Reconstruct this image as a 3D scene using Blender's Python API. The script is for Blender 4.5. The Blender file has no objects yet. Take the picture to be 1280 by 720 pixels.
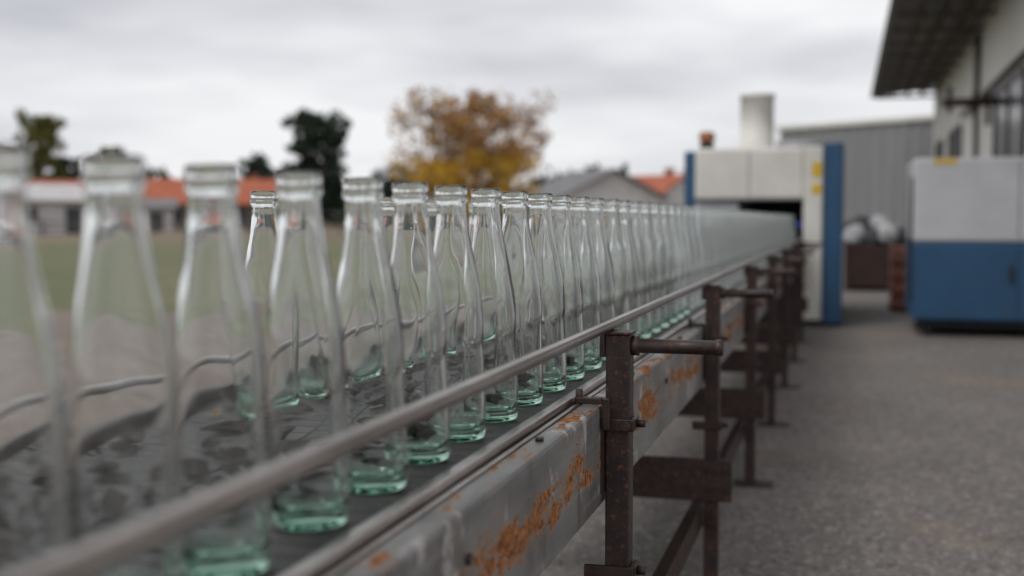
import bpy, bmesh, math, random
from mathutils import Vector, Matrix
random.seed(7)
R = math.radians
scene = bpy.context.scene
CAMH = 0.95

# ------------------------------------------------------------------ helpers
def nodes_of(name):
    m = bpy.data.materials.new(name); m.use_nodes = True
    nt = m.node_tree; nt.nodes.clear()
    out = nt.nodes.new('ShaderNodeOutputMaterial')
    return m, nt, out

def N(nt, t, **kw):
    n = nt.nodes.new(t)
    for k, v in kw.items():
        if k in n.inputs: n.inputs[k].default_value = v
        else: setattr(n, k, v)
    return n

def ramp(nt, src, stops):
    r = nt.nodes.new('ShaderNodeValToRGB')
    el = r.color_ramp.elements
    while len(el) < len(stops): el.new(0.5)
    for e, (p, c) in zip(el, stops):
        e.position = p
        e.color = (c, c, c, 1) if not isinstance(c, (tuple, list)) else (*c, 1)
    nt.links.new(src, r.inputs['Fac'])
    return r.outputs['Color']

def mix(nt, fac, a, b, mode='MIX'):
    m = nt.nodes.new('ShaderNodeMix'); m.data_type = 'RGBA'; m.blend_type = mode
    for sock, v in ((m.inputs['Factor'], fac), (m.inputs[6], a), (m.inputs[7], b)):
        if hasattr(v, 'links') or hasattr(v, 'is_linked'): nt.links.new(v, sock)
        elif isinstance(v, (tuple, list)): sock.default_value = (*v, 1)
        else: sock.default_value = v
    return m.outputs[2]

def noise(nt, scale, detail=4, rough=0.6, vec=None, stretch=None):
    n = N(nt, 'ShaderNodeTexNoise'); n.inputs['Scale'].default_value = scale
    n.inputs['Detail'].default_value = detail; n.inputs['Roughness'].default_value = rough
    if vec is None:
        g = nt.nodes.new('ShaderNodeNewGeometry'); vec = g.outputs['Position']
    if stretch:
        mp = nt.nodes.new('ShaderNodeMapping'); mp.inputs['Scale'].default_value = stretch
        nt.links.new(vec, mp.inputs['Vector']); vec = mp.outputs['Vector']
    nt.links.new(vec, n.inputs['Vector'])
    return n.outputs['Fac']

def bump(nt, h, strength, dist):
    b = N(nt, 'ShaderNodeBump'); b.inputs['Strength'].default_value = strength
    b.inputs['Distance'].default_value = dist
    nt.links.new(h, b.inputs['Height']); return b.outputs['Normal']

def mottled(name, c1, c2, scale=8, rough=0.6, metal=0.0, bs=0.3, bd=0.002, c3=None, stretch=None, fine=None):
    m, nt, out = nodes_of(name)
    p = N(nt, 'ShaderNodeBsdfPrincipled')
    f = noise(nt, scale, 4, 0.65, stretch=stretch)
    col = mix(nt, ramp(nt, f, [(0.35, 0.0), (0.65, 1.0)]), c1, c2)
    if c3:
        f2 = noise(nt, scale*3.1, 4, 0.7)
        col = mix(nt, ramp(nt, f2, [(0.56, 0.0), (0.66, 1.0)]), col, c3)
    nt.links.new(col, p.inputs['Base Color'])
    p.inputs['Roughness'].default_value = rough; p.inputs['Metallic'].default_value = metal
    if bs > 0:
        fb = noise(nt, fine or scale*6, 2, 0.6)
        nt.links.new(bump(nt, fb, bs, bd), p.inputs['Normal'])
    nt.links.new(p.outputs[0], out.inputs[0])
    return m

def mesh_obj(name, verts, faces, mats=(), parent=None, smooth=False, mi=None):
    me = bpy.data.meshes.new(name); me.from_pydata(verts, [], faces)
    for m in mats: me.materials.append(m)
    if mi: me.polygons.foreach_set('material_index', mi)
    if smooth: me.polygons.foreach_set('use_smooth', [True]*len(me.polygons))
    me.update()
    o = bpy.data.objects.new(name, me); scene.collection.objects.link(o)
    if parent: o.parent = parent
    return o

def empty(name, loc=(0, 0, 0)):
    e = bpy.data.objects.new(name, None); e.location = loc; e.empty_display_size = .2
    scene.collection.objects.link(e); return e

BF = [(0,3,2,1),(4,5,6,7),(0,1,5,4),(1,2,6,5),(2,3,7,6),(3,0,4,7)]
def boxv(x0,x1,y0,y1,z0,z1):
    return [(x0,y0,z0),(x1,y0,z0),(x1,y1,z0),(x0,y1,z0),(x0,y0,z1),(x1,y0,z1),(x1,y1,z1),(x0,y1,z1)]
def box(name, b, mat, parent=None, bevel=0.0):
    o = mesh_obj(name, boxv(*b), BF, [mat], parent)
    if bevel:
        md = o.modifiers.new('bevel', 'BEVEL'); md.width = bevel; md.segments = 2
    return o
def multibox(name, bs, mat, parent=None, bevel=0.0):
    v, f = [], []
    for b in bs:
        k = len(v); v += boxv(*b); f += [tuple(i+k for i in q) for q in BF]
    o = mesh_obj(name, v, f, [mat], parent)
    if bevel:
        md = o.modifiers.new('bevel', 'BEVEL'); md.width = bevel; md.segments = 2
    return o
def tube_vf(pts, radii, n=20, caps=True):
    v, f = [], []
    for i, p in enumerate(pts):
        p = Vector(p)
        a = Vector(pts[max(i-1, 0)]); b = Vector(pts[min(i+1, len(pts)-1)])
        d = (b-a).normalized()
        u = d.cross(Vector((0, 0, 1)))
        if u.length < 1e-3: u = Vector((1, 0, 0))
        u.normalize(); w = d.cross(u).normalized()
        for k in range(n):
            t = 2*math.pi*k/n
            v.append(tuple(p+(u*math.cos(t)+w*math.sin(t))*radii[i]))
    for i in range(len(pts)-1):
        for k in range(n):
            f.append((i*n+k, (i+1)*n+k, (i+1)*n+(k+1) % n, i*n+(k+1) % n))
    if caps:
        f.append(tuple(range(n))); f.append(tuple(reversed([(len(pts)-1)*n+k for k in range(n)])))
    return v, f
def tube(name, pts, radii, mat, parent=None, n=20):
    if not isinstance(radii, (list, tuple)): radii = [radii]*len(pts)
    v, f = tube_vf(pts, radii, n)
    o = mesh_obj(name, v, f, [mat], parent)
    for p in o.data.polygons: p.use_smooth = len(p.vertices) == 4
    return o
def polar(bearing, dist, z=0.0):
    return Vector((math.sin(R(bearing))*dist, math.cos(R(bearing))*dist, z))

# ------------------------------------------------------------------ materials
steel = mottled('worn_steel', (.46,.42,.40), (.22,.19,.175), 30, .28, .85, .15, .0006, stretch=(1,.15,1), c3=(.28,.21,.18))
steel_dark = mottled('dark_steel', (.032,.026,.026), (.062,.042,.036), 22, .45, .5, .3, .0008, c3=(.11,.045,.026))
belt_m = mottled('belt_plastic', (.030,.030,.032), (.060,.056,.055), 25, .6, .0, .2, .0005, c3=(.10,.085,.07))
blue_m = mottled('blue_paint', (.018,.074,.160), (.023,.090,.188), 3, .5, 0, 0, .001, c3=(.03,.072,.13))
white_m = mottled('cream_paint', (.76,.745,.69), (.66,.645,.60), 2.5, .5, 0, 0, .001)
grey_m = mottled('grey_paint', (.57,.58,.60), (.49,.50,.52), 2.5, .5, 0, 0, .001)
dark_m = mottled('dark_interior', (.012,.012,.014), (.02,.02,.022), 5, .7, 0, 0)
rubber_m = mottled('rubber', (.02,.02,.02), (.035,.035,.035), 20, .7)
yellow_m = mottled('yellow_label', (.75,.50,.02), (.65,.42,.02), 9, .5, 0, 0)
orange_m = mottled('orange_lens', (.40,.16,.05), (.25,.09,.03), 9, .4, 0, 0)
galv_m = mottled('galvanised', (.40,.40,.39), (.30,.30,.30), 4, .5, .2, 0)
glasswin_m = mottled('window_glass', (.02,.024,.032), (.035,.04,.05), 2, .2, 0, 0)
dirt_m = mottled('dirt_soil', (.21,.165,.14), (.145,.115,.098), 1.2, .95, 0, .8, .03, c3=(.26,.23,.20), fine=14)
brown_m = mottled('brown_crate', (.05,.022,.018), (.035,.018,.015), 6, .7, 0, 0)
brick_m = mottled('brick_red', (.30,.125,.085), (.22,.09,.065), 6, .85, 0, 0)
rooftile_m = mottled('orange_rooftile', (.42,.12,.06), (.32,.09,.045), 1.2, .85, 0, .5, .03, c3=(.26,.10,.06))
rooftile_grey = mottled('grey_rooftile', (.20,.195,.20), (.15,.15,.155), 1.2, .85, 0, 0)
plaster_m = mottled('plaster', (.55,.53,.53), (.45,.43,.44), .8, .9, 0, 0)
plaster_dark = mottled('dark_plank', (.10,.085,.08), (.15,.13,.12), .8, .9, 0, 0)  # dark brown mottle for farmhouse walls, rafters, purlins and fence
bark_m = mottled('bark', (.07,.055,.045), (.045,.035,.03), 5, .95, 0, 0)

def rusty(name):
    m, nt, out = nodes_of(name)
    p = N(nt, 'ShaderNodeBsdfPrincipled')
    g = nt.nodes.new('ShaderNodeNewGeometry'); sep = nt.nodes.new('ShaderNodeSeparateXYZ')
    nt.links.new(g.outputs['Position'], sep.inputs[0])
    base = mix(nt, ramp(nt, noise(nt, 7, 4, .62, stretch=(1,.6,1.4)), [(.35, 0.), (.65, 1.)]), (.13,.127,.13), (.26,.255,.25))
    rub = ramp(nt, noise(nt, 60, 3, .7, stretch=(1, .05, 1)), [(.50, 0.), (.72, .5)])
    base = mix(nt, rub, base, (.36,.35,.34))
    st = ramp(nt, noise(nt, 16, 4, .7, stretch=(1, 1, .3)), [(.52, 0.), (.70, .75)])
    base = mix(nt, st, base, (.07,.054,.046))
    mr = N(nt, 'ShaderNodeMapRange'); nt.links.new(sep.outputs['Z'], mr.inputs['Value'])
    mr.inputs['From Min'].default_value = .53; mr.inputs['From Max'].default_value = .69
    # rust sits in a band along the web where the water runs, thinner on the top edge
    wgt = ramp(nt, mr.outputs[0], [(0.0, .0), (.25, .15), (.38, .95), (.60, 1.), (.74, .30), (.88, .2), (.955, .62)])
    def mth(op, a, b):
        n = nt.nodes.new('ShaderNodeMath'); n.operation = op
        nt.links.new(a, n.inputs[0])
        if isinstance(b, float): n.inputs[1].default_value = b
        else: nt.links.new(b, n.inputs[1])
        return n.outputs[0]
    w2 = mth('MULTIPLY', wgt, .17)
    n1 = mth('ADD', noise(nt, 19, 8, .78, stretch=(1, .35, 1)), w2)
    rust = ramp(nt, n1, [(.648, 0.), (.672, 1.)])
    rc = mix(nt, ramp(nt, noise(nt, 95, 4, .75), [(.42, 0.), (.58, 1.)]), (.085,.028,.014), (.50,.19,.05))
    halo = ramp(nt, n1, [(.60, 0.), (.66, .7)])
    col = mix(nt, halo, base, (.34,.21,.13))
    wh = ramp(nt, noise(nt, 19, 5, .68, stretch=(1, 1, .6)), [(.58, 0.), (.63, .85)])
    col = mix(nt, wh, col, (.52,.50,.48))
    col = mix(nt, rust, col, rc)
    nt.links.new(col, p.inputs['Base Color'])
    rr = ramp(nt, rust, [(0, .36), (1, .9)]); nt.links.new(rr, p.inputs['Roughness'])
    p.inputs['Metallic'].default_value = .1
    hb = mix(nt, .5, rust, noise(nt, 160, 2, .6))
    nt.links.new(bump(nt, hb, .5, .0012), p.inputs['Normal'])
    nt.links.new(p.outputs[0], out.inputs[0])
    return m
rust_m = rusty('rusty_galvanised')
post_m = mottled('rusty_post', (.028,.021,.022), (.055,.034,.029), 26, .5, .3, .5, .001, c3=(.15,.06,.032))

def asphalt():
    m, nt, out = nodes_of('asphalt')
    p = N(nt, 'ShaderNodeBsdfPrincipled'); p.inputs['Roughness'].default_value = .85
    big = noise(nt, .9, 5, .65); mid = noise(nt, 11, 4, .75); fin = noise(nt, 90, 2, .8)
    c = mix(nt, ramp(nt, big, [(.35, 0.), (.65, 1.)]), (.155,.140,.131), (.235,.214,.199))
    c = mix(nt, ramp(nt, mid, [(.40, 0.), (.62, .55)]), c, (.125,.113,.107))
    v = N(nt, 'ShaderNodeTexVoronoi'); v.inputs['Scale'].default_value = 78
    g = nt.nodes.new('ShaderNodeNewGeometry'); nt.links.new(g.outputs['Position'], v.inputs['Vector'])
    s = nt.nodes.new('ShaderNodeSeparateColor'); nt.links.new(v.outputs['Color'], s.inputs[0])
    c = mix(nt, ramp(nt, s.outputs[0], [(.72, 0.), (.97, .65)]), c, (.42,.39,.365))
    c = mix(nt, ramp(nt, s.outputs[1], [(.70, 0.), (.97, .7)]), c, (.045,.041,.04))
    st = noise(nt, .75, 3, .5, stretch=(1.3, 1, 1))
    c = mix(nt, ramp(nt, st, [(.56, 0.), (.70, .5)]), c, (.28,.205,.135))
    nt.links.new(c, p.inputs['Base Color'])
    nt.links.new(bump(nt, mix(nt, .5, fin, v.outputs['Distance']), .7, .006), p.inputs['Normal'])
    nt.links.new(p.outputs[0], out.inputs[0]); return m
asphalt_m = asphalt()

def grass():
    m, nt, out = nodes_of('grass')
    p = N(nt, 'ShaderNodeBsdfPrincipled'); p.inputs['Roughness'].default_value = .95
    a = noise(nt, .16, 5, .7); b = noise(nt, 2.2, 4, .75)
    c = mix(nt, ramp(nt, a, [(.42, 0.), (.58, 1.)]), (.105,.125,.045), (.205,.175,.09))
    c = mix(nt, ramp(nt, b, [(.4, 0.), (.62, .85)]), c, (.065,.080,.035))
    nt.links.new(c, p.inputs['Base Color'])
    nt.links.new(bump(nt, b, .6, .06), p.inputs['Normal'])
    nt.links.new(p.outputs[0], out.inputs[0]); return m
grass_m = grass()
field_m = mottled('dry_field', (.20,.15,.095), (.13,.11,.065), .25, .95, 0, 0, .03, c3=(.10,.10,.05))

clad_grey = mottled('grey_cladding', (.27,.27,.275), (.21,.21,.215), .8, .55, 0, 0, stretch=(1,1,.25))
clad_white = mottled('white_cladding', (.78,.77,.75), (.68,.67,.645), .8, .55, 0, 0, stretch=(1,1,.25))
roof_under = mottled('roof_underside', (.17,.162,.155), (.13,.125,.12), 1.5, .8, 0, 0)

def glass_near():
    m, nt, out = nodes_of('bottle_glass')
    tc = nt.nodes.new('ShaderNodeTexCoord'); sep = nt.nodes.new('ShaderNodeSeparateXYZ')
    nt.links.new(tc.outputs['Object'], sep.inputs[0])
    col = ramp(nt, sep.outputs['Z'], [(0.0, (.62,.81,.72)), (.012, (.83,.93,.885)), (.03, (.965,.985,.976)), (.07, (.985,.994,.991))])
    g = N(nt, 'ShaderNodeBsdfGlass'); g.inputs['IOR'].default_value = 1.52; g.inputs['Roughness'].default_value = 0.0
    nt.links.new(col, g.inputs['Color'])
    d2 = N(nt, 'ShaderNodeBsdfDiffuse'); d2.inputs['Color'].default_value = (.82,.86,.85, 1)
    dust_sheen = ramp(nt, noise(nt, 14, 2, .65, vec=tc.outputs['Object'], stretch=(1,1,.5)), [(.4, .002), (.72, .032)])  # patchy white mix lightens the glass: dust plus painted milky highlights
    mx = nt.nodes.new('ShaderNodeMixShader'); nt.links.new(dust_sheen, mx.inputs[0])
    nt.links.new(g.outputs[0], mx.inputs[1]); nt.links.new(d2.outputs[0], mx.inputs[2])
    nt.links.new(mx.outputs[0], out.inputs[0]); return m
def glass_far():
    m, nt, out = nodes_of('bottle_glass_thin')
    t = N(nt, 'ShaderNodeBsdfTransparent'); t.inputs['Color'].default_value = (.98,.99,.987, 1)
    gl = N(nt, 'ShaderNodeBsdfGlossy'); gl.inputs['Roughness'].default_value = .04; gl.inputs['Color'].default_value = (.96,.98,.975, 1)
    lw = N(nt, 'ShaderNodeLayerWeight'); lw.inputs['Blend'].default_value = .35
    fr = ramp(nt, lw.outputs['Fresnel'], [(0, .06), (.5, .5), (1, .95)])
    m1 = nt.nodes.new('ShaderNodeMixShader'); nt.links.new(fr, m1.inputs[0])
    nt.links.new(t.outputs[0], m1.inputs[1]); nt.links.new(gl.outputs[0], m1.inputs[2])
    cc = ramp(nt, lw.outputs['Facing'], [(0, (.93,.95,.945)), (.45, (.88,.92,.905)), (.72, (.22,.28,.26)), (1, (.12,.16,.15))])  # dark rims painted by viewing angle, standing in for refraction at the edges
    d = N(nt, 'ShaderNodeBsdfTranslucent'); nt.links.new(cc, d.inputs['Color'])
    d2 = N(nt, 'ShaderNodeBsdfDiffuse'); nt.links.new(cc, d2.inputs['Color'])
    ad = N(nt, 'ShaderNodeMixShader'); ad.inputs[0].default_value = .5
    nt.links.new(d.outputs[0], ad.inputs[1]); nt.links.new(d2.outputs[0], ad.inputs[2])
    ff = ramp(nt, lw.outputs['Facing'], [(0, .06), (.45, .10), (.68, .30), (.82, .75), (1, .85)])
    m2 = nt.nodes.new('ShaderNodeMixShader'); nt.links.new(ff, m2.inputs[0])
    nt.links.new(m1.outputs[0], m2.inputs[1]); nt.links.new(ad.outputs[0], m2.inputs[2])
    nt.links.new(m2.outputs[0], out.inputs[0]); return m
gn, gf = glass_near(), glass_far()

# ------------------------------------------------------------------ bottle meshes
def smooth_profile(pts, sub=4):
    res = []
    for i in range(len(pts)-1):
        p0 = pts[max(i-1, 0)]; p1 = pts[i]; p2 = pts[i+1]; p3 = pts[min(i+2, len(pts)-1)]
        for k in range(sub):
            t = k/sub
            q = []
            for a in (0, 1):
                q.append(.5*((2*p1[a])+(-p0[a]+p2[a])*t+(2*p0[a]-5*p1[a]+4*p2[a]-p3[a])*t*t+(-p0[a]+3*p1[a]-3*p2[a]+p3[a])*t**3))
            res.append((max(q[0], 0), q[1]))
    res.append(pts[-1]); return res
outer = [(0,.007),(.013,.006),(.0235,.0009),(.027,.0),(.0305,.0022),(.0322,.0075),(.0329,.016),(.0324,.022),(.0333,.030),(.0334,.06),(.0328,.088),(.0327,.105),(.0336,.125),
         (.0337,.143),(.0326,.163),(.0302,.184),(.0270,.205),(.0238,.223),(.0208,.241),(.0188,.257),(.0179,.270),(.0176,.277),(.0179,.2798),(.0196,.2815),(.0199,.285),(.0191,.288),(.0190,.291),(.0196,.295),(.0190,.2993),(.0174,.3003)]
inner = [(.0156,.2990),(.0147,.294),(.0145,.277),(.0150,.264),(.0163,.252),(.0182,.238),(.0212,.220),(.0246,.202),(.0277,.182),(.0300,.162),(.0309,.143),(.0307,.125),(.0299,.100),(.0303,.06),(.0303,.032),(.0290,.020),(.0245,.0135),(.013,.0122),(0,.0145)]
def lathe(name, prof, mat, seg=64, n_outer=None, ph=0.0):
    v, f = [], []; idx = []
    for j, (r, z) in enumerate(prof):
        if r < 1e-6: idx.append([len(v)]); v.append((0, 0, z))
        else:
            idx.append(list(range(len(v), len(v)+seg)))
            for k in range(seg):
                t = 2*math.pi*k/seg; rr = r
                if n_outer is not None and j >= n_outer and z < .285:
                    # cast glass: wall thickness wanders round and up the bottle
                    rr += .00036*math.sin(2*t+z*18+ph)+.00018*math.sin(3*t-z*30+1+ph*2)+.00007*math.sin(5*t+z*60+ph)
                v.append((rr*math.cos(t), rr*math.sin(t), z))
    for a, b in zip(idx, idx[1:]):
        for k in range(seg):
            k2 = (k+1) % seg
            if len(a) == 1: f.append((a[0], b[k2], b[k]))
            elif len(b) == 1: f.append((a[k], a[k2], b[0]))
            else: f.append((a[k], a[k2], b[k2], b[k]))
    me = bpy.data.meshes.new(name); me.from_pydata(v, [], f); me.materials.append(mat)
    me.polygons.foreach_set('use_smooth', [True]*len(f))
    bm = bmesh.new(); bm.from_mesh(me); bmesh.ops.recalc_face_normals(bm, faces=bm.faces); bm.to_mesh(me); bm.free()
    me.update(); return me
me_near = [lathe('bottle_shell', smooth_profile(outer+inner), gn, 72, len(outer)*4, p) for p in (0., 1.9, 4.1)]
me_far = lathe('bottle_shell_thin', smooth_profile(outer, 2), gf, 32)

BED = CAMH-.2615
cnt = 0
def add_bottle(x, y, lean, lim):
    global cnt
    cnt += 1
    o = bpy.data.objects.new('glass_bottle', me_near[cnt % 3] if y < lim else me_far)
    scene.collection.objects.link(o)
    o.matrix_world = Matrix.Translation((x, y, BED+.0015)) @ Matrix.Rotation(-R(lean+random.uniform(-.3, .3)), 4, 'Y') @ Matrix.Rotation(R(random.uniform(0, 360)), 4, 'Z')
    return o
for i in range(-5, 69):
    y = {-5: .557, -4: .668}.get(i, 1.2135+.14*i+random.uniform(-.004, .004))
    add_bottle(-.438+random.uniform(-.002, .002), y, 1.9, 3.35)
depths = [1.67, 1.80, 2.00, 2.13, 2.37, 2.64]
while depths[-1] < 10.2: depths.append(depths[-1]+.26)
for d in depths:
    X = -.775; Y = (d + X*.2672)/.9636
    add_bottle(X, Y, .6, 2.6)

# ------------------------------------------------------------------ conveyor
Y0, Y1 = -.35, 11.1
conv = empty('bottle_conveyor')
slats = []
y = Y0
while y < Y1:
    slats.append((-.862, -.628, y, y+.0355, BED-.012, BED)); slats.append((-.624, -.397, y+.012, y+.0475, BED-.012, BED)); y += .038
multibox('belt_slats', slats, belt_m, conv)
box('belt_underlay', (-.865, -.395, Y0, Y1, BED-.04, BED-.014), dark_m, conv)
def rail(name, x, z, r, mat, seg=24, wob=.0006):
    pts = []
    y = Y0
    while y <= Y1:
        pts.append((x+random.uniform(-wob, wob), y, z+random.uniform(-wob, wob))); y += .45
    return tube(name, pts, r, mat, conv, seg)
rail('guard_rail', -.330, CAMH-.154, .0078, steel)
rail('guard_rail_far', -.845, CAMH-.205, .0065, steel)
multibox('edge_guide', [(-.394, -.376, Y0, Y1, BED-.03, BED+.005)], steel, conv, .005)
multibox('edge_guide_low', [(-.3735, -.366, Y0, Y1, BED-.03, BED-.004)], steel, conv, .002)
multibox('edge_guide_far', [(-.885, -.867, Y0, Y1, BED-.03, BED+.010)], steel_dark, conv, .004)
ZT, ZB = CAMH-.268, CAMH-.418
prof = [(-.364,ZT),(-.343,ZT),(-.3385,ZT-.002),(-.337,ZT-.006),(-.337,ZB+.006),(-.3385,ZB+.002),(-.343,ZB),(-.372,ZB),(-.372,ZB+.005),(-.345,ZB+.005),(-.342,ZB+.009),(-.342,ZT-.009),(-.345,ZT-.005),(-.364,ZT-.005)]
def extrude(name, prof, y0, y1, mat, parent, mirror=None):
    n = len(prof); ys = [y0, y1]
    v = [(x if mirror is None else mirror-x, yy, z) for yy in ys for x, z in prof]
    f = [(k, (k+1) % n, n+(k+1) % n, n+k) for k in range(n)] + [tuple(range(n)), tuple(reversed(range(n, 2*n)))]
    o = mesh_obj(name, v, f, [mat], parent)
    bm = bmesh.new(); bm.from_mesh(o.data); bmesh.ops.recalc_face_normals(bm, faces=bm.faces); bm.to_mesh(o.data); bm.free()
    return o
yy = Y0; k = 0
while yy < Y1:
    e = min(yy+2.86, Y1)
    extrude('side_channel_%d' % k, prof, yy, e-.004, rust_m, conv)
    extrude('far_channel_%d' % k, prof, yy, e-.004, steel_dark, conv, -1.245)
    yy = e; k += 1
def bolt(name, p, axis, r, L, parent, mat=steel_dark):
    a = Vector(p); b = a+Vector(axis)*L
    tube(name, [a, b], r, mat, parent, 6)
yy = .75
kk = 0
while yy < 9:
    bolt('flange_bolt_%d' % kk, (-.353, yy, ZT), (0, 0, 1), .0055, .005, conv)
    bolt('web_bolt_%d' % kk, (-.337, yy+.31, ZT-.05), (1, 0, 0), .006, .004, conv); yy += .65; kk += 1
def Yd(d, X): return (d + X*.2672)/.9636
posts = []
py = Yd(1.75, -.315)
while py < 10.6:
    posts.append(py); py += 1.30
for k, py in enumerate(posts):
    box('post_%d' % k, (-.3325, -.2965, py-.018, py+.018, .012, CAMH-.166), post_m, conv, .003)
    box('post_cap_%d' % k, (-.335, -.294, py-.021, py+.021, CAMH-.1658, CAMH-.1618), post_m, conv, .001)
    box('foot_plate_%d' % k, (-.37, -.235, py-.05, py+.05, .004, .012), post_m, conv, .002)
    box('far_post_%d' % k, (-.905, -.873, py-.016, py+.016, .0, BED-.03), post_m, conv, .003)
    box('rail_saddle_%d' % k, (-.3425, -.3335, py-.014, py+.014, CAMH-.20, CAMH-.1585), steel_dark, conv, .002)
    z = CAMH-.183
    tube('handle_rod_%d' % k, [(-.2962,py,z),(-.286,py,z),(-.2855,py,z),(-.176,py,z),(-.1755,py,z),(-.166,py,z),(-.1645,py,z)],
         [.0145,.0145,.0105,.0105,.0120,.0120,.010], steel_dark, conv, 20)
    zc = CAMH-.297
    multibox('clamp_%d' % k, [(-.345, -.289, py-.0255, py-.0185, zc-.009, zc+.009), (-.2958, -.2885, py-.018, py+.02, zc-.009, zc+.009)], steel_dark, conv, .002)
    bolt('clamp_bolt_%d' % k, (-.3, py-.0258, zc), (0, -1, 0), .0075, .008, conv)
    bolt('clamp_stud_%d' % k, (-.2883, py, zc), (1, 0, 0), .006, .012, conv)
    # forked clamp arm reaching over the beam to the edge guide
    multibox('clamp_arm_%d' % k, [(-.374, -.3335, py-.040, py-.0265, zc+.031, zc+.041), (-.3335, -.322, py-.040, py-.0265, zc-.006, zc+.0405)], steel_dark, conv, .002)
    tube('clamp_pin_%d' % k, [(-.368, py-.033, zc+.030), (-.368, py-.033, zc+.052)], .0055, steel_dark, conv, 10)
    zc = CAMH-.515
    multibox('lower_clamp_%d' % k, [(-.362, -.289, py-.0265, py-.0187, zc-.010, zc+.010), (-.2958, -.287, py-.018, py+.02, zc-.010, zc+.010)], steel_dark, conv, .002)
    bolt('lower_clamp_bolt_%d' % k, (-.2865, py, zc), (1, 0, 0), .007, .012, conv)
    box('cross_member_%d' % k, (-.905, -.262, py-.030, py-.0195, .245, .352), post_m, conv, .003)
    for bx in (-.282, -.318):
        for bz in (.275, .322):
            bolt('member_bolt_%d' % k, (bx, py-.0302, bz), (0, -1, 0), .007, .006, conv)
    box('tie_bracket_%d' % k, (-.3366, -.3328, py-.03, py+.03, ZB+.02, ZT-.03), steel_dark, conv)
box('floor_stringer', (-.37, -.339, posts[0]-.6, Y1-.3, .165, .225), post_m, conv, .003)

# leaf litter on the belt
lv, lf, lm = [], [], []
leaf_dark = mottled('leaf_dark', (.008,.007,.007), (.022,.016,.013), 60, .9, 0, 0)
leaf_tan = mottled('leaf_tan', (.22,.15,.075), (.13,.08,.045), 60, .8, 0, 0)
leaf_pale = mottled('leaf_pale', (.33,.30,.25), (.22,.19,.15), 60, .8, 0, 0)
def add_leaf(c, s, mi, flat=False, stand=0.0):
    a = random.uniform(0, 6.28); tilt = random.uniform(-.5, .5)*(0.3 if flat else 1)+stand
    M = Matrix.Translation(c) @ Matrix.Rotation(a, 4, 'Z') @ Matrix.Rotation(tilt, 4, 'X')
    w = s*random.uniform(.35, .6); cu = s*random.uniform(.1, .5)
    pts = [(-s,0,cu*.6),(-s*.4,w,cu*.5),(s*.4,w*.9,cu*.7),(s,0,cu),(s*.4,-w,cu*.4),(-s*.4,-w*.9,cu*.8),(0,0,0)]
    k = len(lv)
    for p in pts: lv.append(tuple(M @ Vector(p)))
    for i in range(6): lf.append((k+i, k+(i+1) % 6, k+6)); lm.append(mi)
for i in range(900):
    y = random.uniform(.2, 6)
    x = random.choice([random.gauss(-.62, .05), random.uniform(-.85, -.48), random.uniform(-.85, -.7)])
    x = min(max(x, -.855), -.48)
    if abs(x+.775) < .038 and y > 1.2: continue
    mi = random.choices([0, 1, 2], [9, 1.6, .8])[0]
    add_leaf(Vector((x, y, BED+.004)), random.choice([.009, .014, .02, .03, .036]) if mi == 0 else random.choice([.004, .007, .011]), mi)
mesh_obj('leaf_litter', lv, lf, [leaf_dark, leaf_tan, leaf_pale], None, False, lm)
lv, lf, lm = [], [], []
for bi, n in ((0, 12), (-1, 2), (-2, 3), (3, 5), (2, 3), (5, 4)):
    for i in range(n):
        add_leaf(Vector((-.439+random.uniform(-.007,.007), 1.2135+.14*bi+random.uniform(-.007,.007), BED+.024+i*.0028)), random.uniform(.014,.020), 0, False, random.uniform(-.9,.9) if i > 1 else 0)
mesh_obj('leaf_debris', lv, lf, [leaf_dark, leaf_tan, leaf_pale], None, False, lm)

# ------------------------------------------------------------------ ground
def sheet(name, pts, z, mat):
    return mesh_obj(name, [(x, y, z) for x, y in pts], [tuple(range(len(pts)))], [mat])
sheet('ground', [(-1500,-1500),(1500,-1500),(1500,1500),(-1500,1500)], -.008, grass_m)
fe_, x = [], -160.0
while x < 20:
    fe_.append((x, 48+x*.2+random.uniform(-2.5, 2.5))); x += 5
sheet('field', fe_+[(20,260),(-160,260)], -.004, field_m)
sheet('asphalt_yard', [(-1.6,-30),(40,-30),(40,60),(-1.6,60)], .004, asphalt_m)
edge = []
x = -60.0
while x < -1.6:
    edge.append((x, 12.9+x*.277+random.uniform(-.35, .35))); x += .8
sheet('dirt_path', [(-60,-30),(-1.6,-30),(-1.6,12.4)]+edge[::-1], 0.0, dirt_m)

# ------------------------------------------------------------------ bottling machine
ma = empty('bottle_washing_machine')
MY = 11.0
box('hood', (-1.32, -.357, MY, MY+2.6, 1.13, 1.60), white_m, ma, .03)
box('right_column', (-.355, -.19, MY-.04, MY+2.6, .06, 1.60), white_m, ma, .015)
box('blue_side_panel', (-.187, -.015, MY-.02, MY+2.6, .03, 1.635), blue_m, ma, .02)
box('left_column', (-1.43, -1.323, MY+.1, MY+2.6, .05, 1.58), blue_m, ma, .015)
box('lower_panel', (-1.32, -.93, MY+.05, MY+2.6, .05, 1.12), grey_m, ma, .01)
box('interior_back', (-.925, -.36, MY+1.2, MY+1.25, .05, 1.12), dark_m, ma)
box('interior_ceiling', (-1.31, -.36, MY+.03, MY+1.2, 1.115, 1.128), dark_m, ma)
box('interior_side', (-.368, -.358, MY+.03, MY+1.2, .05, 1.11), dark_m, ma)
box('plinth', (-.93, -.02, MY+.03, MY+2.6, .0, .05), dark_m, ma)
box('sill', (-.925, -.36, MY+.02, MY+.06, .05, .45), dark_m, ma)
box('label_upper', (-.285, -.205, MY-.046, MY-.0405, 1.33, 1.46), yellow_m, ma)
box('label_lower', (-.285, -.205, MY-.046, MY-.0405, 1.18, 1.27), yellow_m, ma)
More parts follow.
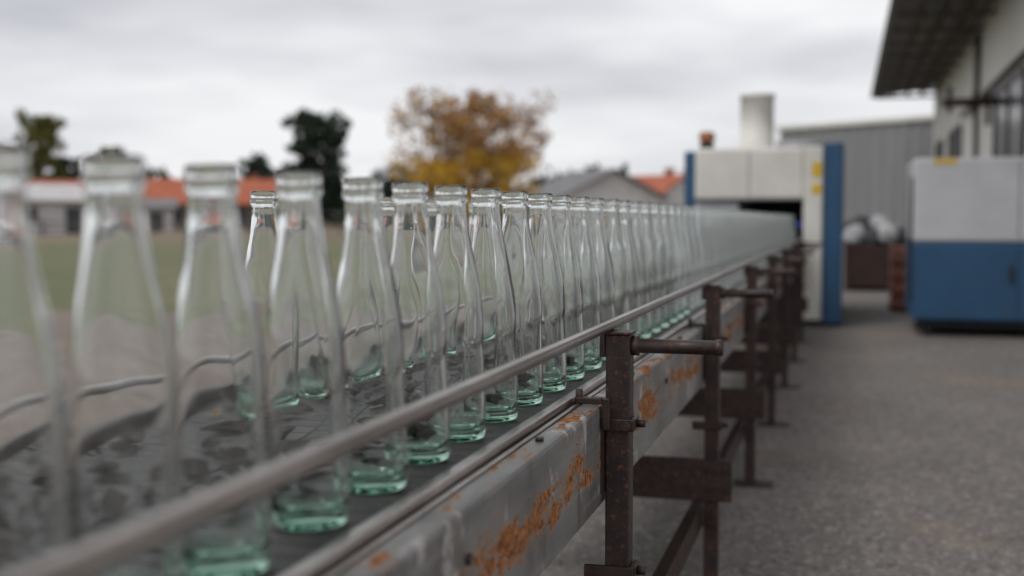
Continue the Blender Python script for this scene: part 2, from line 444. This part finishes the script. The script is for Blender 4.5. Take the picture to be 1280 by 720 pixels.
box('hood_trim', (-1.30, -.38, MY-.012, MY-.001, 1.135, 1.155), galv_m, ma, .002)
multibox('panel_seams', [(-.84,-.834,MY-.003,MY-.0005,1.16,1.57)], dark_m, ma)
tube('exhaust_stack', [(-.86,MY+1.3,1.6),(-.86,MY+1.3,1.66),(-.86,MY+1.3,1.661),(-.86,MY+1.3,2.17),(-.86,MY+1.3,2.171),(-.86,MY+1.3,2.20)], [.24,.24,.165,.165,.178,.178], white_m, ma, 40)
tube('duct', [(-.65,MY+.9,1.66),(-.2,MY+.9,1.66)], .05, galv_m, ma)
box('beacon_base', (-1.29, -1.17, MY+.1, MY+.22, 1.602, 1.66), dark_m, ma, .01)
box('beacon_lens', (-1.30, -1.16, MY+.09, MY+.23, 1.662, 1.76), orange_m, ma, .03)
lamp_m, nt, out = nodes_of('indicator_blue')
em = N(nt, 'ShaderNodeEmission'); em.inputs['Color'].default_value = (.1,.2,1,1); em.inputs['Strength'].default_value = 1.2
nt.links.new(em.outputs[0], out.inputs[0])
multibox('indicator_lights', [(-.50,-.47,MY+.6,MY+.62,.95,.975),(-.42,-.40,MY+.6,MY+.62,.90,.92)], lamp_m, ma)

# second machine cabinet
cb = empty('machine_cabinet')
cy = 10.25
box('upper_body', (.54, 2.15, cy, cy+1.3, .775, 1.45), grey_m, cb, .02)
box('lower_body', (.54, 2.15, cy-.01, cy+1.3, .14, .770), blue_m, cb, .02)
box('side_hinge', (.525, .537, cy+.1, cy+.25, .3, 1.3), dark_m, cb, .004)
box('base_frame', (.60, 2.1, cy+.05, cy+1.25, .09, .138), dark_m, cb)
for k, (cx, yy) in enumerate(((.66, cy+.1), (2.05, cy+.1), (.66, cy+1.2), (2.05, cy+1.2))):
    tube('caster_wheel_%d' % k, [(cx-.02, yy, .053), (cx+.02, yy, .053)], .048, rubber_m, cb)
    box('caster_fork_%d' % k, (cx-.03, cx+.03, yy-.02, yy+.02, .06, .10), steel_dark, cb)
box('label', (.68, .86, cy-.006, cy-.0005, 1.40, 1.435), yellow_m, cb)
box('label_top', (.68, .86, cy+.0, cy+.12, 1.4505, 1.454), yellow_m, cb)
multibox('door_seams', [(1.33, 1.336, cy-.014, cy-.0101, .16, .76), (1.33, 1.336, cy-.004, cy-.0002, .79, 1.43)], dark_m, cb)
multibox('door_handle', [(1.27, 1.29, cy-.04, cy-.0102, .45, .6)], steel_dark, cb, .004)

bs = []
for r_ in range(8):
    off = .03 if r_ % 2 else 0
    for c_ in range(3):
        for d_ in range(3):
            bs.append((.47+c_*.075+off*.3, .54+c_*.075+off*.3, 12.9+d_*.23+off, 13.12+d_*.23+off, .05+r_*.078, .124+r_*.078))
# timber bearers carry the stack
stk = empty('brick_stack')
multibox('bricks', bs, brick_m, stk, .004)
multibox('bearers', [(.46,.71,12.95,13.05,.005,.049),(.46,.71,13.42,13.52,.005,.049)], brown_m, stk)
cr = empty('storage_crate')
pl = []
for k in range(5): pl.append((.0, .66, 16.6, 16.64, .08+k*.11, .18+k*.11)); pl.append((.0, .66, 17.5, 17.54, .08+k*.11, .18+k*.11))
for k in range(5): pl.append((-.001, .03, 16.641, 17.499, .08+k*.11, .18+k*.11)); pl.append((.63, .661, 16.641, 17.499, .08+k*.11, .18+k*.11))
pl += [(.03,.63,16.65,17.49,.02,.1),(.0,.08,16.58,16.599,.0,.66),(.58,.66,16.58,16.599,.0,.66)]
multibox('crate_planks', pl, brown_m, cr, .004)
sack_m = mottled('sack_white', (.55,.55,.56), (.38,.38,.40), 6, .8, 0, .6, .02)
sack_d = mottled('sack_dark', (.05,.05,.055), (.09,.09,.10), 6, .8, 0, .6, .02)
def sack(name, c, r, mat, parent):
    bm = bmesh.new(); bmesh.ops.create_icosphere(bm, subdivisions=4, radius=1)
    ph = random.uniform(0, 9)
    for v in bm.verts:
        n = 1+.10*math.sin(4*v.co.x+ph)*math.cos(5*v.co.y+ph)+.06*math.sin(9*v.co.z+ph+3*v.co.x)
        v.co = Vector((v.co.x*r[0]*n, v.co.y*r[1]*n, v.co.z*r[2]*n))+Vector(c)
    me = bpy.data.meshes.new(name); bm.to_mesh(me); bm.free(); me.materials.append(mat)
    me.polygons.foreach_set('use_smooth', [True]*len(me.polygons))
    o = bpy.data.objects.new(name, me); scene.collection.objects.link(o); o.parent = parent
for k, (cx, yy, z, mm) in enumerate(((.14,16.85,.74,sack_m),(.36,16.9,.70,sack_d),(.56,16.85,.76,sack_m),(.2,17.2,.86,sack_d),(.48,17.2,.88,sack_m),(.08,17.25,.8,sack_d),(.7,17.0,.70,sack_d))):
    sack('sack_%d' % k, (cx, yy, z), (.14,.17,.15), mm, cr)

# ------------------------------------------------------------------ warehouse behind
wh = empty('corrugated_warehouse')
A = Vector((-1.9, 36.9, 0)); B = Vector((3.6, 33.1, 0)); d = (B-A).normalized(); nrm = Vector((d.y, -d.x, 0))
L = (B-A).length; v, f = [], []
n = int(L/.1)
H0 = 3.62
for i in range(n+1):
    off = (0, .045, .045, 0)[i % 4]
    p = A+d*(i*L/n)+nrm*off
    v += [(p.x, p.y, 0), (p.x, p.y, H0)]
for i in range(n): f.append((2*i, 2*i+2, 2*i+3, 2*i+1))
mesh_obj('corrugated_wall', v, f, [clad_grey], wh)
def prism(name, base, z0, z1, mat, parent):
    n = len(base); v = [(p[0], p[1], z0) for p in base]+[(p[0], p[1], z1) for p in base]
    f = [tuple(reversed(range(n))), tuple(range(n, 2*n))]+[(k, (k+1) % n, n+(k+1) % n, n+k) for k in range(n)]
    return mesh_obj(name, v, f, [mat], parent)
q = [A+nrm*.12-d*.1, B+nrm*.12, B-nrm*8, A-nrm*8-d*.1]
prism('roof_flashing', q, H0+.001, H0+.12, white_m, wh)
q = [A-nrm*.02, B-nrm*.02, B-nrm*7.9, A-nrm*7.9]
prism('core', q, 0, H0-.002, clad_grey, wh)

# ------------------------------------------------------------------ right hand building
hb = empty('industrial_building')
XW = 2.2; YA, YB = 2.0, 32.8; ZW = 4.38
v, f = [], []
n = int((YB-YA)/.09)
for i in range(n+1):
    off = (0, .03, .03, 0)[i % 4]; yy = YA+(YB-YA)*i/n
    v += [(XW-off, yy, 0), (XW-off, yy, ZW)]
for i in range(n): f.append((2*i, 2*i+1, 2*i+3, 2*i+2))
mesh_obj('cladding_wall', v, f, [clad_white], hb)
box('core', (XW+.01, 14, YA, YB, 0, ZW), clad_white, hb)
v = [(.66,YA-.6,4.13),(14.5,YA-.6,6.2),(14.5,YB+.15,6.2),(.66,YB+.15,4.13),(.66,YA-.6,4.22),(14.5,YA-.6,6.3),(14.5,YB+.15,6.3),(.66,YB+.15,4.22)]
mesh_obj('roof', v, BF, [roof_under], hb)
rb = []
yy = YA
while yy < YB:
    rb.append((.72, XW-.04, yy, yy+.09, 4.06, 4.12)); yy += 1.6
multibox('rafters', rb, plaster_dark, hb)
multibox('purlins', [(.74+k*.36, .80+k*.36, YA, YB, 4.121, 4.17+k*.02) for k in range(4)], plaster_dark, hb)
tube('gutter', [(.64,YA-.6,4.17),(.64,YB+.15,4.17)], .045, roof_under, hb)
def win(k, y0, y1, z0, z1):
    box('window_pane_%d' % k, (XW-.05, XW-.02, y0, y1, z0, z1), glasswin_m, hb)
    fr = [(XW-.075, XW-.05, y0-.07, y1+.07, z1, z1+.08), (XW-.075, XW-.05, y0-.07, y1+.07, z0-.08, z0),
          (XW-.075, XW-.05, y0-.07, y0, z0+.001, z1-.001), (XW-.075, XW-.05, y1, y1+.07, z0+.001, z1-.001),
          (XW-.072, XW-.0505, (y0+y1)/2-.03, (y0+y1)/2+.03, z0+.002, z1-.002)]
    multibox('window_frame_%d' % k, fr, steel_dark, hb)
win(0, 16.4, 19.4, 1.45, 2.80); win(1, 25.0, 27.6, 1.5, 2.75); win(2, 11.0, 14.5, 1.45, 2.80); win(3, 29.6, 31.3, 1.5, 2.75)
tube('downpipe', [(XW-.10,21.6,0),(XW-.10,21.6,4.05),(XW-.4,21.6,4.1)], .055, steel_dark, hb)
tube('wall_bracket_bar', [(1.42,19.8,2.76),(2.19,19.8,2.76)], .065, steel_dark, hb)
multibox('wall_bracket', [(1.5,1.57,19.77,19.83,2.60,3.00),(1.86,1.92,19.77,19.83,2.60,2.92),(2.05,2.12,19.77,19.83,2.4,2.95)], steel_dark, hb)
tube('wall_cable', [(XW-.12,14,2.98),(XW-.12,24,2.90)], .045, steel_dark, hb)

# ------------------------------------------------------------------ houses
def house(name, bearing, dist, yaw, L, W, eave, ridge, wallm, roofm, wins=5, chimney=True):
    e = empty(name); c = polar(bearing, dist)
    M = Matrix.Translation(c) @ Matrix.Rotation(R(yaw), 4, 'Z')
    def T(vs): return [tuple(M @ Vector(p)) for p in vs]
    l, w = L/2, W/2
    vs = [(-l,-w,0),(l,-w,0),(l,w,0),(-l,w,0),(-l,-w,eave),(l,-w,eave),(l,w,eave),(-l,w,eave),(-l,0,ridge-.06),(l,0,ridge-.06)]
    fs = [(0,1,5,4),(2,3,7,6),(1,2,6,9,5),(3,0,4,8,7)]
    mesh_obj('walls', T(vs), fs, [wallm], e)
    o = .45; s = (ridge-eave)/w
    vs = [(-l-o,-w-o,eave-o*s),(l+o,-w-o,eave-o*s),(l+o,0,ridge),(-l-o,0,ridge),(-l-o,w+o,eave-o*s),(l+o,w+o,eave-o*s)]
    vs += [(a, b, c_+.14) for a, b, c_ in vs]
    fs = [(0,3,2,1),(3,4,5,2),(6,7,8,9),(9,8,11,10),(0,1,7,6),(4,10,11,5),(0,6,9,3),(3,9,10,4),(1,2,8,7),(2,5,11,8)]
    mesh_obj('roof', T(vs), fs, [roofm], e)
    ws, wf = [], []
    for k in range(wins):
        x = -l+L*(k+.5)/wins; hw = .55
        z0, z1 = (0.05, eave*.8) if k == wins//2 else (eave*.32, eave*.78)
        kk = len(ws); ws += boxv(x-hw, x+hw, -w-.05, -w-.01, z0, z1); wf += [tuple(i+kk for i in q) for q in BF]
    mesh_obj('windows_and_door', T(ws), wf, [glasswin_m], e)
    if chimney:
        mesh_obj('chimney', T(boxv(l*.4,l*.4+.6,.2,.8,ridge-.7,ridge+.7)), BF, [brick_m], e)
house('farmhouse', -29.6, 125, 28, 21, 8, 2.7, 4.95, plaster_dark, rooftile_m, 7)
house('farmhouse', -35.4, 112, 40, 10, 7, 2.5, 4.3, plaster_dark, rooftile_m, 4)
house('white_shed', -37.2, 88, 60, 6, 6, 2.3, 3.3, plaster_m, plaster_m, 2, False)
house('white_shed', -32.6, 104, 30, 5, 4, 2.0, 2.6, plaster_m, rooftile_grey, 2, False)
house('white_shed', -26.2, 110, 30, 4, 4, 2.0, 2.5, plaster_m, rooftile_grey, 2, False)
house('grey_roof_house', -11.7, 88, -50, 6.5, 8, 2.6, 4.45, plaster_m, rooftile_grey, 3, False)
house('red_roof_house', -8.9, 100, -25, 6.0, 7, 2.9, 4.5, plaster_m, rooftile_m, 3)

fv = []
fe = empty('wooden_fence')
pa = polar(-45, 75); pb = polar(-22, 85)
dd = (pb-pa).normalized(); LL = (pb-pa).length
for k in range(int(LL/2.2)):
    p = pa+dd*k*2.2
    fv.append((p.x-.06, p.x+.06, p.y-.06, p.y+.06, 0, 1.0))
multibox('fence_posts', fv, plaster_dark, fe)
for z in (.45, .8): tube('fence_rail', [pa+Vector((0,0,z)), pb+Vector((0,0,z))], .05, plaster_dark, fe, 6)

# ------------------------------------------------------------------ trees
def leafmat(name, c):
    m, nt, out = nodes_of(name)
    p = N(nt, 'ShaderNodeBsdfDiffuse'); t = N(nt, 'ShaderNodeBsdfTranslucent')
    col = mix(nt, noise(nt, 1.1, 2, .6), tuple(x*.6 for x in c), tuple(min(1, x*1.4) for x in c))
    nt.links.new(col, p.inputs['Color']); nt.links.new(col, t.inputs['Color'])
    mx = nt.nodes.new('ShaderNodeMixShader'); mx.inputs[0].default_value = .3
    nt.links.new(p.outputs[0], mx.inputs[1]); nt.links.new(t.outputs[0], mx.inputs[2])
    nt.links.new(mx.outputs[0], out.inputs[0]); return m
L_or = leafmat('leaf_orange', (.44,.23,.06)); L_ye = leafmat('leaf_yellow', (.64,.42,.05)); L_br = leafmat('leaf_brown', (.27,.155,.10))
L_gr = leafmat('leaf_green', (.045,.062,.038)); L_dk = leafmat('leaf_dark_green', (.03,.043,.038)); L_ol = leafmat('leaf_olive', (.18,.17,.05))
def quads(rng, centers, size, vs, fs, mis, pick):
    for c, s, n in centers:
        for _ in range(n):
            while True:
                p = Vector((rng.uniform(-1,1), rng.uniform(-1,1), rng.uniform(-1,1)))
                if p.length < 1: break
            p = c+p*s
            a = Vector((rng.gauss(0,1), rng.gauss(0,1), rng.gauss(0,1))).normalized()
            b = a.orthogonal().normalized(); z = size*rng.uniform(.6, 1.3)
            k = len(vs)
            vs += [tuple(p+a*z), tuple(p+b*z*.6), tuple(p-a*z), tuple(p-b*z*.6)]
            fs.append((k, k+1, k+2, k+3)); mis.append(pick(p))
def tree(name, bearing, dist, height, crown_w, crown_base, mats, pick, nclump, per, leafs, shape='round', limbs=11, seed=1):
    rng = random.Random(seed); e = empty(name); base = polar(bearing, dist)
    tv, tf = [], []
    def add(pts, rad, n=8):
        v, f = tube_vf(pts, rad, n); k = len(tv); tv.extend(v); tf.extend([tuple(i+k for i in q) for q in f])
    H = height
    add([base, base+Vector((.05,0,H*.25)), base+Vector((-.05,.1,H*.55)), base+Vector((.05,0,H*.93))], [H*.035, H*.026, H*.016, H*.003])
    tips = []
    for i in range(limbs):
        a = i*2.4+rng.uniform(-.4,.4); t = rng.uniform(.22,.75); z0 = H*t
        if shape == 'cone': rad = crown_w/2*(1-t)*1.15
        else: rad = crown_w/2*math.sqrt(max(.08, 1-((t-.55)/.5)**2))
        end = base+Vector((math.cos(a)*rad*.9, math.sin(a)*rad*.9, min(H*.95, z0+(H*.22 if shape != 'cone' else -H*.02))))
        st = base+Vector((0,0,z0)); mid = st.lerp(end, .5)+Vector((0,0,H*.03))
        add([st, mid, end], [H*.012, H*.007, H*.002], 6); tips.append(end)
        for j in range(4):
            s2 = st.lerp(end, rng.uniform(.35,.9)); e2 = s2+Vector((rng.uniform(-1,1)*rad*.35, rng.uniform(-1,1)*rad*.35, rng.uniform(.0,.16)*H))
            add([s2, e2], [H*.005, H*.001], 5); tips.append(e2)
    mesh_obj('trunk_and_limbs', tv, tf, [bark_m], e)
    cs = []
    ch = H-crown_base
    for i in range(nclump):
        if i < len(tips): c = tips[i]
        else:
            a = rng.uniform(0, 6.28)
            if shape == 'cone':
                t = rng.random()**1.2; rr = crown_w/2*(1-t)*rng.uniform(.35,1.05); c = base+Vector((math.cos(a)*rr, math.sin(a)*rr, crown_base+ch*t))
            else:
                ph = rng.uniform(-.95, 1); rr = crown_w/2*math.sqrt(1-ph*ph)*rng.uniform(.3,1.02)
                c = base+Vector((math.cos(a)*rr, math.sin(a)*rr, crown_base+ch*(.5+.5*ph)))
        cs.append((c, crown_w*rng.uniform(.05,.13), int(per*rng.uniform(.4,1.3))))
    vs, fs, mi = [], [], []
    quads(rng, cs, leafs, vs, fs, mi, lambda p: pick(rng, (p.z-crown_base)/ch))
    mesh_obj('foliage', vs, fs, mats, e, False, mi)
def pick_aut(r, t):
    if t < .5: return r.choices([0,1,2],[4,6,1])[0]
    return r.choices([0,1,2],[2.5,.8,5])[0]
tree('autumn_tree', -17.3, 60, 7.0, 7.6, 1.2, [L_or,L_ye,L_br], pick_aut, 230, 52, .12, limbs=18, seed=3)
tree('conifer_tree', -24.75, 70, 6.9, 3.7, .8, [L_gr,L_dk], lambda r,t: r.choice([0,1]), 190, 75, .13, seed=5)
tree('olive_tree', -36.9, 130, 11.0, 5.6, 1.6, [L_ol,L_gr], lambda r,t: r.choices([0,1],[4,2])[0], 130, 60, .19, seed=8)
tree('bush_tree', -35.7, 135, 7.2, 5.0, .8, [L_gr,L_dk], lambda r,t: r.choice([0,1]), 90, 60, .2, seed=9)
tree('bush_tree', -34.0, 138, 8.8, 6.2, .8, [L_gr,L_ol], lambda r,t: r.choice([0,0,1]), 110, 60, .2, seed=10)
tree('bush_tree', -27.3, 142, 7.9, 5.8, 1.2, [L_gr,L_dk], lambda r,t: r.choice([0,1]), 90, 50, .2, seed=11)
tree('bush_tree', -38.6, 120, 7.2, 6, .8, [L_ol,L_gr], lambda r,t: r.choice([0,1]), 80, 60, .2, seed=14)
tree('bush_tree', -21.0, 105, 5.5, 5.2, .6, [L_gr,L_dk], lambda r,t: r.choice([0,1]), 80, 60, .15, seed=15)
tree('spruce_tree', -11.9, 130, 6.9, 2.8, .8, [L_dk], lambda r,t: 0, 70, 50, .18, 'cone', seed=12)
tree('spruce_tree', -10.15, 130, 7.9, 2.6, .8, [L_dk], lambda r,t: 0, 70, 50, .18, 'cone', seed=13)
rng = random.Random(21); vs, fs, mi = [], [], []; cs = []
b = -75.0
while b < 35:
    dist = 210+rng.uniform(-15, 15); h = 8.0+1.8*math.sin(b*.9)+1.4*math.sin(b*2.7+1)+rng.uniform(-.8, .8)
    for z in (1, h*.35, h*.6, h*.82):
        cs.append((polar(b, dist, z), rng.uniform(1.5, 2.4), 24))
    b += .36
quads(rng, cs, .8, vs, fs, mi, lambda p: rng.choices([0,1,2],[4,3,1])[0])
mesh_obj('distant_treeline', vs, fs, [L_gr, L_dk, L_ol], None, False, mi)

# ------------------------------------------------------------------ sky / light
SUN_EL, SUN_AZ = 52, 215
w = bpy.data.worlds.new('World'); scene.world = w; w.use_nodes = True
nt = w.node_tree; nt.nodes.clear()
out = nt.nodes.new('ShaderNodeOutputWorld'); bg = nt.nodes.new('ShaderNodeBackground')
sky = nt.nodes.new('ShaderNodeTexSky'); sky.sky_type = 'NISHITA'; sky.sun_disc = False
sky.sun_elevation = R(SUN_EL); sky.sun_rotation = R(SUN_AZ); sky.dust_density = 3
sc = nt.nodes.new('ShaderNodeVectorMath'); sc.operation = 'SCALE'; sc.inputs['Scale'].default_value = .09
nt.links.new(sky.outputs[0], sc.inputs[0])
tc = nt.nodes.new('ShaderNodeTexCoord'); sep = nt.nodes.new('ShaderNodeSeparateXYZ'); nt.links.new(tc.outputs['Generated'], sep.inputs[0])
zz = nt.nodes.new('ShaderNodeMath'); zz.operation = 'MAXIMUM'; zz.inputs[1].default_value = 0; nt.links.new(sep.outputs['Z'], zz.inputs[0])
za = nt.nodes.new('ShaderNodeMath'); za.operation = 'ADD'; za.inputs[1].default_value = .16; nt.links.new(zz.outputs[0], za.inputs[0])
dv = []
for a in ('X', 'Y'):
    m = nt.nodes.new('ShaderNodeMath'); m.operation = 'DIVIDE'; nt.links.new(sep.outputs[a], m.inputs[0]); nt.links.new(za.outputs[0], m.inputs[1]); dv.append(m)
cmb = nt.nodes.new('ShaderNodeCombineXYZ'); nt.links.new(dv[0].outputs[0], cmb.inputs[0]); nt.links.new(dv[1].outputs[0], cmb.inputs[1])
nz = noise(nt, .62, 4, .52, vec=cmb.outputs[0])
cloud = ramp(nt, nz, [(.32, (.55,.56,.605)), (.46, (.78,.785,.82)), (.58, (.99,.99,1.0))])
hz = ramp(nt, sep.outputs['Z'], [(0.0, .65), (.14, 0.)])
cloud = mix(nt, hz, cloud, (.90,.905,.93))
fin = mix(nt, .93, sc.outputs[0], cloud)
nt.links.new(fin, bg.inputs['Color']); bg.inputs['Strength'].default_value = 1.0
nt.links.new(bg.outputs[0], out.inputs[0])

sl = bpy.data.lights.new('sun', 'SUN'); sl.energy = 1.0; sl.angle = R(20); sl.color = (1, .98, .95)
so = bpy.data.objects.new('sun', sl); scene.collection.objects.link(so)
dirv = Vector((math.sin(R(SUN_AZ))*math.cos(R(SUN_EL)), math.cos(R(SUN_AZ))*math.cos(R(SUN_EL)), math.sin(R(SUN_EL))))
so.rotation_euler = dirv.to_track_quat('Z', 'Y').to_euler()

# ------------------------------------------------------------------ camera
cam = bpy.data.cameras.new('camera'); co = bpy.data.objects.new('camera', cam); scene.collection.objects.link(co)
cam.sensor_width = 36; cam.lens = 42.2; cam.clip_start = .02; cam.clip_end = 4000
co.location = (0, 0, CAMH); co.rotation_euler = (R(90-3.24), 0, R(15.47))
cam.dof.use_dof = True; cam.dof.focus_distance = 1.72; cam.dof.aperture_fstop = 2.8
scene.camera = co
scene.view_settings.view_transform = 'Standard'; scene.view_settings.look = 'None'; scene.view_settings.exposure = 0
